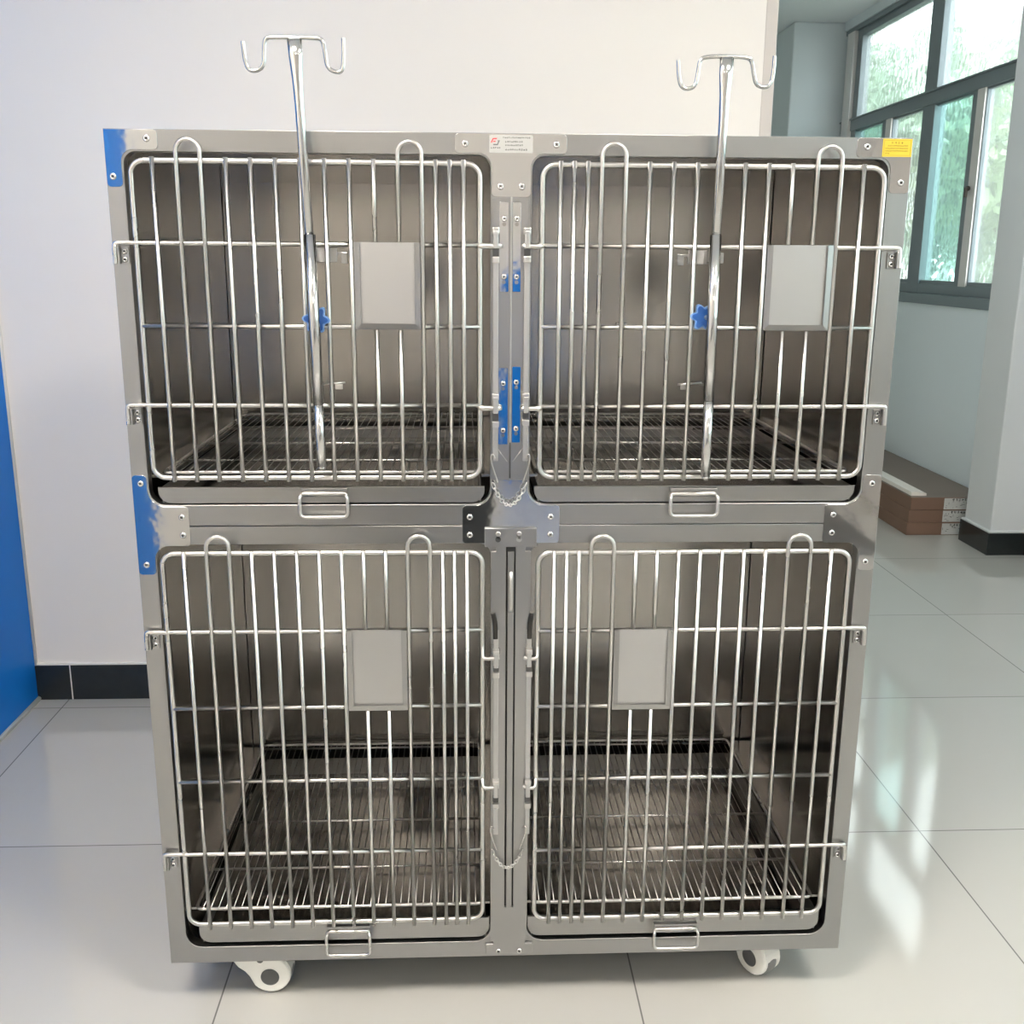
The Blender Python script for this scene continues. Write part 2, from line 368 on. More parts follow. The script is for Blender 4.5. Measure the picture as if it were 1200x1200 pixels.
# ------------------------------------------------------------------ trees outside the windows
def tree(loc, h, rx, seed, mat, label):
    rnd = random.Random(seed)
    t = empty('tree', label, 'tree', loc, 'leafy trees outside the patterned windows')
    bm = bmesh.new()
    add_tube(bm, [(0, 0, 0), (.05, .04, h*.35), (-.03, .0, h*.65)], [.09, .07, .03], 8)
    for k in range(7):
        a = k*.9; add_tube(bm, [(0, 0, h*(.25+.05*k)), (rx*.5*math.cos(a), rx*.5*math.sin(a), h*(.4+.06*k)), (rx*.8*math.cos(a), rx*.8*math.sin(a), h*(.46+.07*k))], [.03, .02, .008], 6)
    obj('trunk', bm, BARK, t)
    bm = bmesh.new()
    cl = [(rnd.gauss(0, rx*.5), rnd.gauss(0, rx*.5), rnd.uniform(.12, .95)*h, rnd.uniform(.25, .5)*rx) for _ in range(26)]
    for _ in range(6200):
        cx, cy, cz, cr = rnd.choice(cl)
        d = Vector((rnd.gauss(0, 1), rnd.gauss(0, 1), rnd.gauss(0, 1))).normalized()*cr*rnd.uniform(.5, 1)
        p = Vector((cx, cy, cz))+d
        if p.z < .1: continue
        L = rnd.uniform(.10, .20); ax = Vector((rnd.gauss(0, 1), rnd.gauss(0, 1), rnd.gauss(-.5, .6))).normalized()
        w = ax.cross(Vector((rnd.gauss(0, 1), rnd.gauss(0, 1), rnd.gauss(0, 1)))).normalized()*L*.25
        n = ax.cross(w).normalized()*L*.06
        v = [bm.verts.new(q) for q in (p, p+ax*L*.35+w, p+ax*L*.75+w*.7-n, p+ax*L-n*2, p+ax*L*.75-w*.7-n, p+ax*L*.35-w)]
        bm.faces.new(v)
    finish(bm); me = bpy.data.meshes.new('foliage'); bm.to_mesh(me); bm.free(); me.materials.append(mat)
    o = bpy.data.objects.new('foliage', me); COL.objects.link(o); o.parent = t
    return t
tree((4.1, 5.2, -.12), 3.3, .9, 1, LEAF2, 'bright green leafy tree just outside the near lower panes')
tree((4.9, 7.9, -.12), 3.85, 1.05, 2, LEAF, 'green leafy tree seen through the middle window panes')
tree((5.1, 10.6, -.12), 4.3, 1.2, 3, LEAF, 'green leafy tree seen through the farthest window panes')
tree((5.2, 13.6, -.12), 4.5, 1.3, 4, LEAF2, 'leafy tree outside, farthest along the window wall')

# ------------------------------------------------------------------ the cage bank
ZB, ZS, ZT = .1006, .9138, 1.5219
XO = .61; DEP = .68
cage = empty('pet_cage', 'stainless steel two-tier, four-door pet cage bank on white castors', 'cage')
UL = (-.585, -.036, .9485, 1.4915); UR = (.0265, .577, .9485, 1.4915)
LLo = (-.581, -.034, .131, .8835); LRo = (.030, .581, .131, .8835)
RU = [.026, .026, .020, .020]
def hole(o, r): return rrect(*o, r)
T = .0012
fr_u = plate('front_frame', [rrect(-XO, XO, ZS+.0014, ZT, 0), hole(UL, RU), hole(UR, RU)], 0, .0025, STEEL, cage)
fr_l = plate('front_frame', [rrect(-XO, XO, ZB, ZS-.0014, 0), hole(LLo, [.03, .03, .022, .022]), hole(LRo, [.03, .03, .022, .022])], 0, .0025, STEEL, cage)
# inner lips folded back round each opening
def lip(o, r, parent):
    bm = bmesh.new(); ol = rrect(*o, r); d = .022
    a = [bm.verts.new((x, .001, z)) for x, z in ol]; b = [bm.verts.new((x, d, z)) for x, z in ol]
    for i in range(len(ol)):
        j = (i+1) % len(ol); f = bm.faces.new((a[i], a[j], b[j], b[i])); f.smooth = True
    o_ = obj('opening_lip', bm, STEEL, parent)
    return o_
lip(UL, RU, fr_u); lip(UR, RU, fr_u); lip(LLo, [.03, .03, .022, .022], fr_l); lip(LRo, [.03, .03, .022, .022], fr_l)
for (z0, z1) in ((ZS+.001, ZT), (ZB, ZS-.001)):
    for s in (-1, 1):
        x0, x1 = sorted((s*XO, s*(XO-.0015)))
        B('side_panel', [(x0, x1, .002, DEP, z0, z1)], STEEL_V, cage)
        x0, x1 = sorted((s*(XO-.018), s*(XO-.020)))
        B('inner_side_panel', [(x0, x1, .022, DEP-.02, z0+.02, z1-.02)], STEEL_IN, cage)
    B('back_panel', [(-XO+.002, XO-.002, DEP-.0015, DEP, z0, z1)], STEEL_V, cage)
    B('inner_back_panel', [(-XO+.020, XO-.020, DEP-.014, DEP-.012, z0+.02, z1-.02)], STEEL_IN, cage)
    B('top_panel', [(-XO+.0015, XO-.0015, .0025, DEP, z1-.0065, z1-.0050) if z0 < .5 else (-XO+.0015, XO-.0015, .0025, DEP, z1-.0015, z1-.0002), ], STEEL, cage)
    B('inner_top_panel', [(-XO+.020, XO-.020, .022, DEP-.014, z1-.031, z1-.029)], STEEL_IN, cage)
    B('bottom_panel', [(-XO+.0015, XO-.0015, .0025, DEP, z0+.005, z0+.0065), (-XO+.020, XO-.020, .022, DEP-.014, z0+.026, z0+.0275)], STEEL_IN, cage)
    B('divider_panel', [(-.022, .014, .022, DEP-.014, z0+.028, z1-.031)], STEEL_IN, cage)
# back stiffener line and wire tabs seen inside the upper compartments
for x in (-.275, .268): B('inner_hook', [(x-.012, x+.012, DEP-.022, DEP-.014, 1.196, 1.203)], ROD, cage, bev=.001)

# ---- screws
def screw(x, z, parent, y=-.001, r=.0052):
    bm = bmesh.new(); add_lathe(bm, [(r, .0012), (r, -.0006), (r*.8, -.0022), (r*.42, -.0028), (r*.40, -.0016)], (x, y, z), 'y', 16)
    o = obj('screw', bm, SCREW, parent)
    B2 = bmesh.new()
    for a in (PI/4, -PI/4):
        d = (math.cos(a)*r*.42, math.sin(a)*r*.42); e = (-math.sin(a)*r*.11, math.cos(a)*r*.11)
        add_prism(B2, [(x-d[0]-e[0], z-d[1]-e[1]), (x+d[0]-e[0], z+d[1]-e[1]), (x+d[0]+e[0], z+d[1]+e[1]), (x-d[0]+e[0], z-d[1]+e[1])], y-.0031, y-.0018)
    finish(B2); me = bpy.data.meshes.new('recess'); B2.to_mesh(me); B2.free()
    # join the dark recess into the screw mesh as a second material
    bmj = bmesh.new(); bmj.from_mesh(o.data); n0 = len(bmj.faces); bmj.from_mesh(me)
    bmj.faces.ensure_lookup_table()
    for f in bmj.faces[n0:]: f.material_index = 1
    bmj.to_mesh(o.data); bmj.free(); o.data.materials.append(GAPSHADE)
    return o
# ---- mirror corner plates
def cplate(poly, rad, screws, lab=None, t=.0016):
    p = plate('corner_plate', [fillet(poly, rad)], -t, t, MIRROR, cage, bev=.0004)
    for x, z in screws: screw(x, z, p, -t+.0006)
    return p
e = .0006; f6 = .006
cplate([(-XO+e, ZT-e), (-XO+e, 1.440), (-.587, 1.440), (-.587, 1.4935), (-.532, 1.4935), (-.532, ZT-e)][::-1], [f6, f6, .018, f6, f6, .001][::1], [(-.5475, 1.509), (-.6005, 1.4545)])
cplate([(XO-e, ZT-e), (.524, ZT-e), (.524, 1.4935), (.579, 1.4935), (.579, 1.441), (XO-e, 1.441)], [.001, f6, f6, .018, f6, f6], [(.5395, 1.5085), (.5965, 1.4565)])
tp = cplate([(-.090, ZT-e), (-.090, 1.4935), (-.0345, 1.4935), (-.0345, 1.4305), (.0245, 1.4305), (.0245, 1.4935), (.0785, 1.4935), (.0785, ZT-e)], [f6, f6, .020, f6, f6, .020, f6, f6], [(-.075, 1.5065), (.063, 1.5065), (-.0215, 1.4455), (.0110, 1.4455)])
ml = cplate([(-XO+e, .9985), (-XO+e, .833), (-.5825, .833), (-.5825, .8815), (-.5235, .8815), (-.5235, .9465), (-.587, .9465), (-.587, .9985)], [f6, f6, f6, .024, f6, f6, .028, f6], [(-.5965, .985), (-.535, .929), (-.535, .899), (-.597, .8495)])
mr = cplate([(XO-e, .9965), (.579, .9965), (.579, .9465), (.5185, .9465), (.5185, .8815), (.5830, .8815), (.5830, .833), (XO-e, .833)], [f6, f6, .028, f6, f6, .024, f6, f6], [(.5945, .982), (.5335, .929), (.5335, .898), (.5945, .8475)])
mc = cplate([(-.0335, .9925), (-.0335, .9465), (-.0815, .9465), (-.0815, .8835), (.0770, .8835), (.0770, .9465), (.0240, .9465), (.0240, .9925)], [.004, .028, f6, f6, f6, f6, .028, .004], [(-.0698, .9275), (-.0698, .8975), (.0630, .9275), (.0630, .8975)])

# ---- rating sticker with its red and grey emblem, and the yellow warning sticker
st = B('rating_sticker', (-.0385, .0270, -.0021, -.0015, 1.4940, 1.5195), SILVERST, cage); st['label'] = 'silver rating sticker with a red and grey emblem'
bm = bmesh.new()
for q in ([(-.0365, 1.5085), (-.0345, 1.5085), (-.0315, 1.5150), (-.0335, 1.5150)], [(-.0328, 1.5133), (-.0318, 1.5152), (-.0265, 1.5152), (-.0275, 1.5133)], [(-.0330, 1.5095), (-.0323, 1.5112), (-.0287, 1.5112), (-.0294, 1.5095)]):
    add_prism(bm, q, -.0023, -.0020)
obj('red_emblem', bm, RED, st)
bm = bmesh.new()
for q in ([(-.0330, 1.5048), (-.0265, 1.5048), (-.0255, 1.5066), (-.0322, 1.5066)], [(-.0275, 1.5048), (-.0257, 1.5048), (-.0228, 1.5118), (-.0246, 1.5118)], [(-.0262, 1.5105), (-.0258, 1.5118), (-.0226, 1.5118), (-.0230, 1.5105)]):
    add_prism(bm, q, -.0023, -.0020)
obj('grey_emblem', bm, pbr('grey_ink', (.12, .12, .13), .5), st)
marks('printed_text', [(-.0365, -.0215, 1.5012, 5), (-.0185, .0235, 1.5158, 15), (-.0150, .0120, 1.5100, 9), (-.0150, .0125, 1.5050, 9), (-.0150, .0190, 1.4988, 10)], -.0022, INK, st, .0034)
ys_ = B('warning_sticker', (.5632, .6088, -.0021, -.0014, 1.4945, 1.5205), YELLOW, cage); ys_['label'] = 'yellow warning sticker with small print'
B('sticker_border', [(.5652, .6068, -.0023, -.0020, z, z+.0003) for z in (1.4965, 1.5182)] + [(x, x+.0003, -.0023, -.0020, 1.4965, 1.5185) for x in (.5652, .6065)], BROWNINK, ys_)
marks('printed_text', [(.5755, .5955, 1.5148, 4), (.5710, .6030, 1.5105, 13), (.5672, .6030, 1.5067, 14), (.5672, .6030, 1.5030, 14), (.5672, .5745, 1.4993, 3)], -.0022, BROWNINK, ys_, .0028)

# ---- doors
RB, RF, RH = .0034, .0042, .0036
def door(x0, x1, z0, z1, bars, loops, hz, plate_i, hinge_s, zhinge, lugs):
    """rod-frame door; bars: x list; loops: index pairs joined by a U on top; plate_i: (first, last) bars beside the card holder"""
    r = .020
    bm = bmesh.new()
    add_tube(bm, [(x, -.010, z) for x, z in rrect(x0, x1, z0, z1, r, 7)], RF, 12, closed=True)
    d = obj('cage_door', bm, ROD, cage)
    yb = -.0176
    pz = None
    if plate_i: pz = (hz[0]+.004, hz[1]-.005)
    inner = list(range(plate_i[0]+1, plate_i[1])) if plate_i else []
    done = set()
    for a, b in loops:
        xa, xb = bars[a], bars[b]; rr = (xb-xa)/2; zc = z1+.030-rr
        path_up = arc((xa+xb)/2, zc, rr, PI, 0, 10, yb)
        for i in (a, b): done.add(i)
        lo_a = pz[0] if a in inner else z0-.005; lo_b = pz[0] if b in inner else z0-.005
        bm = bmesh.new(); add_tube(bm, [(xa, yb, lo_a)]+path_up+[(xb, yb, lo_b)], RB, 10)
        obj('looped_bar', bm, ROD, d)
        for i in (a, b):
            if i in inner:
                bm = bmesh.new(); add_tube(bm, [(bars[i], yb, z0-.005), (bars[i], yb, pz[1])], RB, 10); obj('bar', bm, ROD, d)
    for i, x in enumerate(bars):
        if i in done: continue
        segs = [(z0-.005, z1+.005)] if i not in inner else [(z0-.005, pz[1]), (pz[0], z1+.005)]
        for s0, s1 in segs:
            bm = bmesh.new(); add_tube(bm, [(x, yb, s0), (x, yb, s1)], RB, 10); obj('bar', bm, ROD, d)
    for k, z in enumerate(hz):
        bm = bmesh.new(); xa, xb = x0, x1
        pts = [(x0, -.0108, z), (x1, -.0108, z)]
        if k in zhinge:
            if hinge_s < 0: pts = smooth_path([(-.6045, -.0095, z-.031), (-.6045, -.0095, z-.004), (-.6025, -.0098, z+.0), (-.592, -.0108, z)], 2)+[(x1, -.0108, z)]
            else: pts = [(x0, -.0108, z)]+smooth_path([(.590, -.0108, z), (.5995, -.0098, z+.0), (.6015, -.0095, z-.004), (.6015, -.0095, z-.031)], 2)
        add_tube(bm, pts, RH, 10); obj('cross_bar', bm, ROD, d)
        if k in zhinge:   # little screwed angle bracket behind the bent rod
            s = hinge_s; xo = s*.598
            xi = xo - s*.0125
            a_, b_ = sorted((xi, xo+s*.002))
            hb = B('hinge_bracket', [(a_, b_, -.0030, -.0002, z-.031, z-.006)] + [tuple(sorted((xo-s*.001, xo+s*.0022)))+(-.0125, -.0002, z-.031, z-.006)], STEEL_V, d, bev=.0006)
            for dz in (.0125, .0245): screw((xi+xo)/2, z-dz, hb, -.0030, .0046)
    if plate_i:
        xa, xb = bars[plate_i[0]]+.0042, bars[plate_i[1]]-.0036
        zt, zb_ = hz[0]+.0035, hz[1]-.0035
        w = .009
        h = B('card_holder', (xa, xb, -.0170, -.0158, zb_, zt), BRIGHT, d)
        bm = bmesh.new()
        for (p0, p1, q0, q1) in (((xa, zb_), (xa, zt), (xa+w, zt), (xa+w, zb_+w)), ((xb, zt), (xb, zb_), (xb-w, zb_+w), (xb-w, zt)), ((xb, zb_), (xa, zb_), (xa+w, zb_+w), (xb-w, zb_+w))):
            o1 = [bm.verts.new((p[0], yy, p[1])) for p, yy in ((p0, -.0205), (p1, -.0205), (q0, -.0215), (q1, -.0215))]
            o2 = [bm.verts.new((p[0], yy, p[1])) for p, yy in ((p0, -.0160), (p1, -.0160), (q0, -.0208), (q1, -.0208))]
            bm.faces.new(o1); bm.faces.new(o2[::-1])
            for i in range(4): bm.faces.new((o1[(i+1) % 4], o1[i], o2[i], o2[(i+1) % 4]))
        obj('card_lip', bm, STEEL_V, h)
    for (xa, xb, z, drop) in lugs:
        bm = bmesh.new(); s = 1 if xb > xa else -1
        if drop: pts = smooth_path([(xa, -.0108, z+drop), (xa, -.0150, z+.008), (xa+s*.001, -.020, z), (xa+s*.010, -.0205, z-.001), (xb, -.0195, z+.001)], 2)
        else: pts = [(xa-s*.004, -.0115, z), (xa+s*.004, -.0130, z), (xb-s*.005, -.0150, z), (xb, -.0150, z)]
        rr = [.0034]*len(pts); 
        if not drop: rr = [.0030, .0046, .0042, .0024]
        add_tube(bm, pts, rr, 10); obj('latch_lug', bm, ROD, d)
    return d
ul = [-.5375, -.502, -.4670, -.4300, -.3937, -.3574, -.3211, -.2848, -.2485, -.2120, -.1757, -.1403, -.1193, -.0985, -.0777]
ur = [.0690, .0896, .1103, .1311, .1674, .2038, .2402, .2767, .3133, .3493, .3856, .4222, .4600, .4970, .5317]
lr = [.0685, .0891, .1095, .1293, .1670, .2031, .2385, .2744, .3101, .3466, .3831, .4191, .4568, .4950, .5294]
ll = [-.5320, -.4954, -.4592, -.4232, -.3870, -.3508, -.3148, -.2786, -.2430, -.2073, -.1714, -.1351, -.1142, -.0950, -.0748]
d1 = door(-.5712, -.0530, .9965, 1.4772, ul, [(1, 2), (10, 11)], [1.3585, 1.2350, 1.1125], (8, 11), -1, (0, 2), [(-.053, -.018, 1.3575, 0), (-.053, -.018, 1.1085, 0)])
d2 = door(.0425, .5668, .9965, 1.4772, ur, [(3, 4), (12, 13)], [1.3585, 1.2355, 1.1110], (10, 13), 1, (0, 2), [(.0425, .011, 1.3575, 0), (.0425, .011, 1.1080, 0)])
d3 = door(-.5690, -.0495, .1860, .8705, ll, [(1, 2), (10, 11)], [.7360, .6000, .4640, .3255], (7, 10), -1, (0, 3), [(-.0495, -.021, .6885, .018), (-.0495, -.021, .4500, .012)])
d4 = door(.0430, .5640, .1840, .8690, lr, [(3, 4), (12, 13)], [.7330, .5965, .4600, .3215], (4, 7), 1, (0, 3), [(.0430, .020, .6875, .018), (.0430, .020, .4490, .012)])

# ---- pull-out trays
def tray(x0, x1, z0, z1, hx0, hx1, hz1, hz0):
    r = .020
    bm = bmesh.new()
    ol = rrect(x0, x1, z0, z1, [r, r, 0, 0], 6)
    bm2 = bm
    y0 = .006
    a = [bm.verts.new((x, y0, z)) for x, z in ol]; b = [bm.verts.new((x, y0+.0015, z)) for x, z in ol]
    bm.faces.new(a); bm.faces.new(b[::-1])
    for i in range(len(ol)):
        j = (i+1) % len(ol); bm.faces.new((a[j], a[i], b[i], b[j]))
    add_box(bm, x0+.006, x0+.0075, y0+.001, .63, z0+.001, z1)
    add_box(bm, x1-.0075, x1-.006, y0+.001, .63, z0+.001, z1)
    add_box(bm, x0+.006, x1-.006, .6285, .63, z0+.001, z1)
    add_box(bm, x0+.001, x1-.001, y0-.004, y0+.002, z1-.002, z1, bev=.0005)
    t = obj('tray', bm, TRAYM, cage)
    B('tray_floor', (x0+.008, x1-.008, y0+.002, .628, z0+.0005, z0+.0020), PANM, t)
    # folding handle: hinge strip and wire bail
    bm = bmesh.new()
    add_box(bm, hx0+.0005, hx1-.0005, y0-.012, y0, hz1-.003, hz1+.003, bev=.001)
    add_tube(bm, [(hx0+.003, y0-.010, hz1-.0075), (hx1-.003, y0-.010, hz1-.0075)], .0040, 10)
    obj('handle_hinge', bm, STEEL, t)
    bm = bmesh.new()
    ring = [(x, -.0135 + (.006 if z > hz1-.010 else 0), z) for x, z in rrect(hx0, hx1, hz0, hz1-.0055, .008, 5)]
    add_tube(bm, ring, .0029, 10, closed=True)
    obj('tray_handle', bm, ROD, t)
    return t
tray(-.5715, -.0455, .9510, .9780, -.3430, -.2665, .9750, .9315)
tray(.0355, .5680, .9510, .9780, .2580, .3360, .9730, .9310)
tray(-.5580, -.0370, .1370, .1790, -.3290, -.2515, .1690, .1185)
tray(.0330, .5700, .1370, .1790, .2625, .3430, .1600, .1180)
# ---- floor grates: long wires on cross rods inside a rod border
def grate(x0, x1, z, ys, n):
    bm = bmesh.new()
    add_tube(bm, [(x, y, z) for x, y in rrect(x0, x1, .010, .654, .012, 4)], .0032, 8, closed=True)
    for y in ys: add_tube(bm, [(x0, y, z-.0005), (x1, y, z-.0005)], .0024, 6)
    g = obj('floor_grate', bm, ROD, cage)
    bm = bmesh.new()
    for k in range(n):
        x = x0+(x1-x0)*(k+1)/(n+1)
        add_tube(bm, [(x, .003, z+.0030), (x, .654, z+.0030)], .0008, 6)
    obj('grate_wires', bm, GRATE, g)
    return g
for a, b in ((-.562, -.048), (.040, .556)):
    grate(a, b, 1.0010, (.115, .285, .455, .61), 37)
    grate(a, b, .2030, (.135, .305, .475, .635), 37)
# ledges that carry the grates
for z in (.9900, .1930):
    for s in (-1, 1):
        a_, b_ = sorted((s*.5905, s*.558)); B('grate_ledge', [(a_, b_, .024, .655, z, z+.0045)], STEEL_IN, cage)
    B('grate_ledge', [(-.05, -.022, .024, .655, z, z+.0045)], STEEL_IN, cage)
    B('grate_ledge', [(.014, .042, .024, .655, z, z+.0045)], STEEL_IN, cage)

# ---- centre post of the upper tier: twin folded channels, mirror strips, latch bars
cp = B('center_post', [(-.0335, -.0058, -.0032, -.0002, .990, 1.4295), (-.0046, .0238, -.0032, -.0002, .990, 1.4295)], STEEL_V, cage, bev=.0005)
B('post_ridge', [(-.0058, -.0036, -.0066, -.0010, 1.052, 1.4300)], BRIGHT, cp, bev=.0006)
B('post_gap_shade', [(-.0060, -.0034, -.0036, -.0030, .9930, 1.052)], GAPSHADE, cp)  # shade of the gap put in as a dark strip
for x0, x1 in ((-.0335, -.0320), (.0228, .0243)): B('post_edge', [(x0, x1, -.0075, -.0005, 1.0, 1.4295)], STEEL_V, cp)
bm = bmesh.new()
for s, xc in ((-1, -.006), (1, -.0035)):
    add_tube(bm, [(xc+s*.019, -.0036, 1.042), (xc+s*.003, -.0036, 1.020)], .0005, 5)
obj('post_line', bm, ROD, cp)  # thin slanted lines across the post
for x0, x1, z0, z1 in ((-.0225, -.0090, 1.289, 1.4225), (-.0022, .0098, 1.289, 1.4225), (-.0235, -.0090, 1.049, 1.171), (-.0018, .0110, 1.052, 1.173)):
    m = plate('strike_plate', [rrect(x0, x1, z0, z1, .001)], -.0050, .0018, MIRROR, cage, bev=.0003)
    for dz in ((z1-.0245), (z0+.0225)):
        screw((x0+x1)/2, dz, m, -.0050, .0044)
        bm = bmesh.new(); add_lathe(bm, [(.0030, 0), (.0030, .0004)], ((x0+x1)/2, -.0053, dz-.0080), 'y', 12); obj('slot', bm, STEEL_IN, m)
def latch(x, z0, z1, nodes, blackened=None, bulge=0):
    """flat sliding latch bar with its paired collars"""
    bm = bmesh.new()
    N = 10
    for k in range(N):
        a, b = z0+(z1-z0)*k/N, z0+(z1-z0)*(k+1)/N
    w = .0042
    add_box(bm, x-w, x+w, -.0135, -.0095, z0, z1, bev=.0008)
    l = obj('latch_bar', bm, BRIGHT, cage)
    for zt, zb_ in nodes:
        B('latch_collar', (x-.0055, x+.0055, -.0225, -.0050, zt-.004, zt+.006), ROD, l, bev=.0016)
        B('latch_collar', (x-.0055, x+.0055, -.0205, -.0050, zb_-.005, zb_+.005), ROD, l, bev=.0016)
        B('latch_hook', [(x-.0040, x+.0040, -.0235, -.0190, zt-.025, zt+.001)], BRIGHT, l, bev=.0014)
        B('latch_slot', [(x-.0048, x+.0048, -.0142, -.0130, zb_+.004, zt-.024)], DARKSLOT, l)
    return l
la = latch(-.0287, 1.0230, 1.3800, [(1.3790, 1.3370), (1.1260, 1.0830)])
lb = latch(.0195, 1.0230, 1.3800, [(1.3790, 1.3380), (1.1270, 1.0860)])

# ---- cover post of the lower tier
cv = plate('cover_post', [fillet([(-.0450, .9095), (-.0450, .8790), (-.0260, .8790), (-.0260, .8700), (-.0345, .8700), (-.0345, .1370), (-.0290, .1370), (-.0290, .1300), (-.0430, .1300), (-.0430, .1120), (.0410, .1120), (.0410, .1300), (.0270, .1300), (.0270, .1370), (.0300, .1370), (.0300, .8700), (.0210, .8700), (.0210, .8790), (.0392, .8790), (.0392, .9095)], .001, 2),
    rrect(-.0108, .0062, .2060, .8790, .0005)], -.0085, .0080, STEEL_V, cage, bev=.0006)
B('post_channel_shade', [(-.0105, .0060, -.0035, -.0022, .2060, .8790)], GAPSHADE, cv)  # groove shade put in as a near-black strip behind the rail
B('channel_rail', [(-.0072, .0030, -.0090, -.0035, .2065, .8700)], STEEL_V, cv, bev=.0008)
for x in (-.0235, .0110):
    bm = bmesh.new(); add_lathe(bm, [(.0046, 0), (.0046, -.0008)], (x, -.0082, .8915), 'y', 18); add_box(bm, x-.0022, x+.0022, -.0090, -.0083, .8915, .9015)
    o = obj('keyhole', bm, GAPSHADE if x < 0 else BRIGHT, cv)
    bm = bmesh.new(); add_lathe(bm, [(.0040, 0), (.0044, -.0015), (.0030, -.0026)], (x, -.0086, .9010), 'y', 16); obj('hanging_pin', bm, ROD, cv)
for x in (-.0205, .0175): screw(x, .1170, cv, -.0090, .0052)
bm = bmesh.new(); add_tube(bm, smooth_path([(-.002, -.010, .835), (-.002, -.016, .828), (-.002, -.017, .80), (-.002, -.016, .775), (-.002, -.010, .768)], 2), .0035, 10)
obj('bolt_grip', bm, ROD, cv)
lc = latch(-.0265, .3550, .7350, [(.6960, .6565), (.4560, .4130)])
ld = latch(.0290, .3550, .7350, [(.6975, .6580), (.4560, .4130)])
for l, x, s in ((lc, -.0275, -1), (ld, .0295, 1)):
    bm = bmesh.new()
    add_tube(bm, smooth_path([(x, -.0130, .7200), (x, -.0150, .745), (x+s*.004, -.0120, .7650)], 2), .0042, 10, flat=.4)
    obj('bent_blade', bm, pbr('dark_polished_steel', (.06, .058, .055), .3, 1), l)
# ---- chains and their wire pins
def chain(xa, za, xb, zb_, sag, parent_y, n, zlen):
    pts = []
    for k in range(n+1):
        t = k/n; pts.append(Vector((xa+(xb-xa)*t, parent_y, za+(zb_-za)*t - sag*4*t*(1-t))))
    bm = bmesh.new()
    for k in range(n):
        a, b = pts[k], pts[k+1]; m = (a+b)/2; d = (b-a); L = d.length*.68; d.normalize()
        s = Vector((0, 1, 0)) if k % 2 else Vector((-d.z, 0, d.x))
        w = .0026
        ring = []
        for j in range(12):
            q = 2*PI*j/12; ring.append(m + d*(L*math.cos(q)) + s*(w*math.sin(q)))
        add_tube(bm, ring, .00095, 6, closed=True)
    return obj('safety_chain', bm, ROD, cage)
for z0, py in ((1.032, -.018), (.372, -.020)):
    bot = z0-.078
    ch = chain(-.0330, z0-.045, .0215, z0-.045, .036, -.0165, 16, .01)
    for s, x in ((-1, -.0335), (1, .0245)):
        bm = bmesh.new()
        add_tube(bm, smooth_path([(x+s*-.004, -.014, z0-.004), (x+s*-.001, py, z0+.004), (x+s*.0025, py, z0), (x+s*.002, py, z0-.010), (x-s*.009, py, z0-.043)], 2), .00115, 8)
        obj('wire_pin', bm, ROD, ch)

# ---- castors
def castor(x, y, ang, label=None):
    g = bpy.data.objects.new('castor', None); COL.objects.link(g); g.parent = cage; g.location = (x, y, 0); g.rotation_euler = (0, 0, ang)
    R = .0395
    bm = bmesh.new(); add_lathe(bm, [(R*.5, -.0122), (R*.8, -.0122), (R*.985, -.009), (R, 0), (R*.985, .009), (R*.8, .0122), (R*.5, .0122)], (.030, 0, R), 'y', 36)
    obj('castor_wheel', bm, TYRE, g)
    # two-sided white hood: rounded disc round the wheel running up into the swivel head
    prof = []
    c = (.030, R+.0025); rr = R-.001
    for k in range(17):
        a = -PI*.78 + k*(PI*1.28)/16; prof.append((c[0]+rr*math.cos(a), c[1]+rr*math.sin(a)))
    prof += [(.012, .0985), (-.041, .0985), (-.0415, .082), (-.037, .068), (-.029, .056), (-.017, .047), (-.009, .037)]
    for s in (-1, 1):
        bm = bmesh.new(); y0, y1 = sorted((s*.013, s*.023))
        add_prism(bm, prof, y0, y1)
        bmesh.ops.remove_doubles(bm, verts=bm.verts, dist=1e-5)
        es = [e_ for e_ in bm.edges if all(abs(v.co.y - s*.023) < 1e-6 for v in e_.verts)]
        bmesh.ops.bevel(bm, geom=es, offset=.005, segments=3, affect='EDGES', profile=.5)
        for f in bm.faces: f.smooth = True
        obj('castor_hood', bm, PLASTIC_W, g)
        bm = bmesh.new(); add_lathe(bm, [(.0172, 0), (.0172, s*.0012), (.014, s*.0018)], (.030, s*.0226, R-.002), 'y', 28); obj('axle_cap', bm, PLASTIC_G, g)
        bm = bmesh.new(); add_lathe(bm, [(.0062, 0), (.0062, s*.0010)], (.013, s*.0226, .0735), 'y', 20); obj('brake_pin', bm, PLASTIC_G, g)
    bm = bmesh.new(); band = [(.030+(R+.0005)*math.cos(a), R+.0025+(R-.0005)*math.sin(a)) for a in [PI*(.02+.06*k) for k in range(11)]]; inner = [(.030+(R-.003)*math.cos(a), R+.0025+(R-.003)*math.sin(a)) for a in [PI*(.02+.06*k) for k in range(10, -1, -1)]]
    band = [(min(p[0], .030+R-.001), p[1]) for p in band]; add_prism(bm, band+inner, -.0185, .0185); obj('castor_fender', bm, PLASTIC_W, g)
    B('castor_crown', [(-.026, .040, -.020, .020, .082, .0985)], PLASTIC_W, g, bev=.004)
    bm = bmesh.new(); add_lathe(bm, [(.022, .0975), (.022, .1005), (.008, .1016)], (0, 0, 0), 'z', 24); obj('castor_stem', bm, ROD, g)
    return g
castor(-.473, .062, -.04)
castor(.468, .100, -1.02)
castor(-.50, .60, 2.2); castor(.50, .60, -1.0)

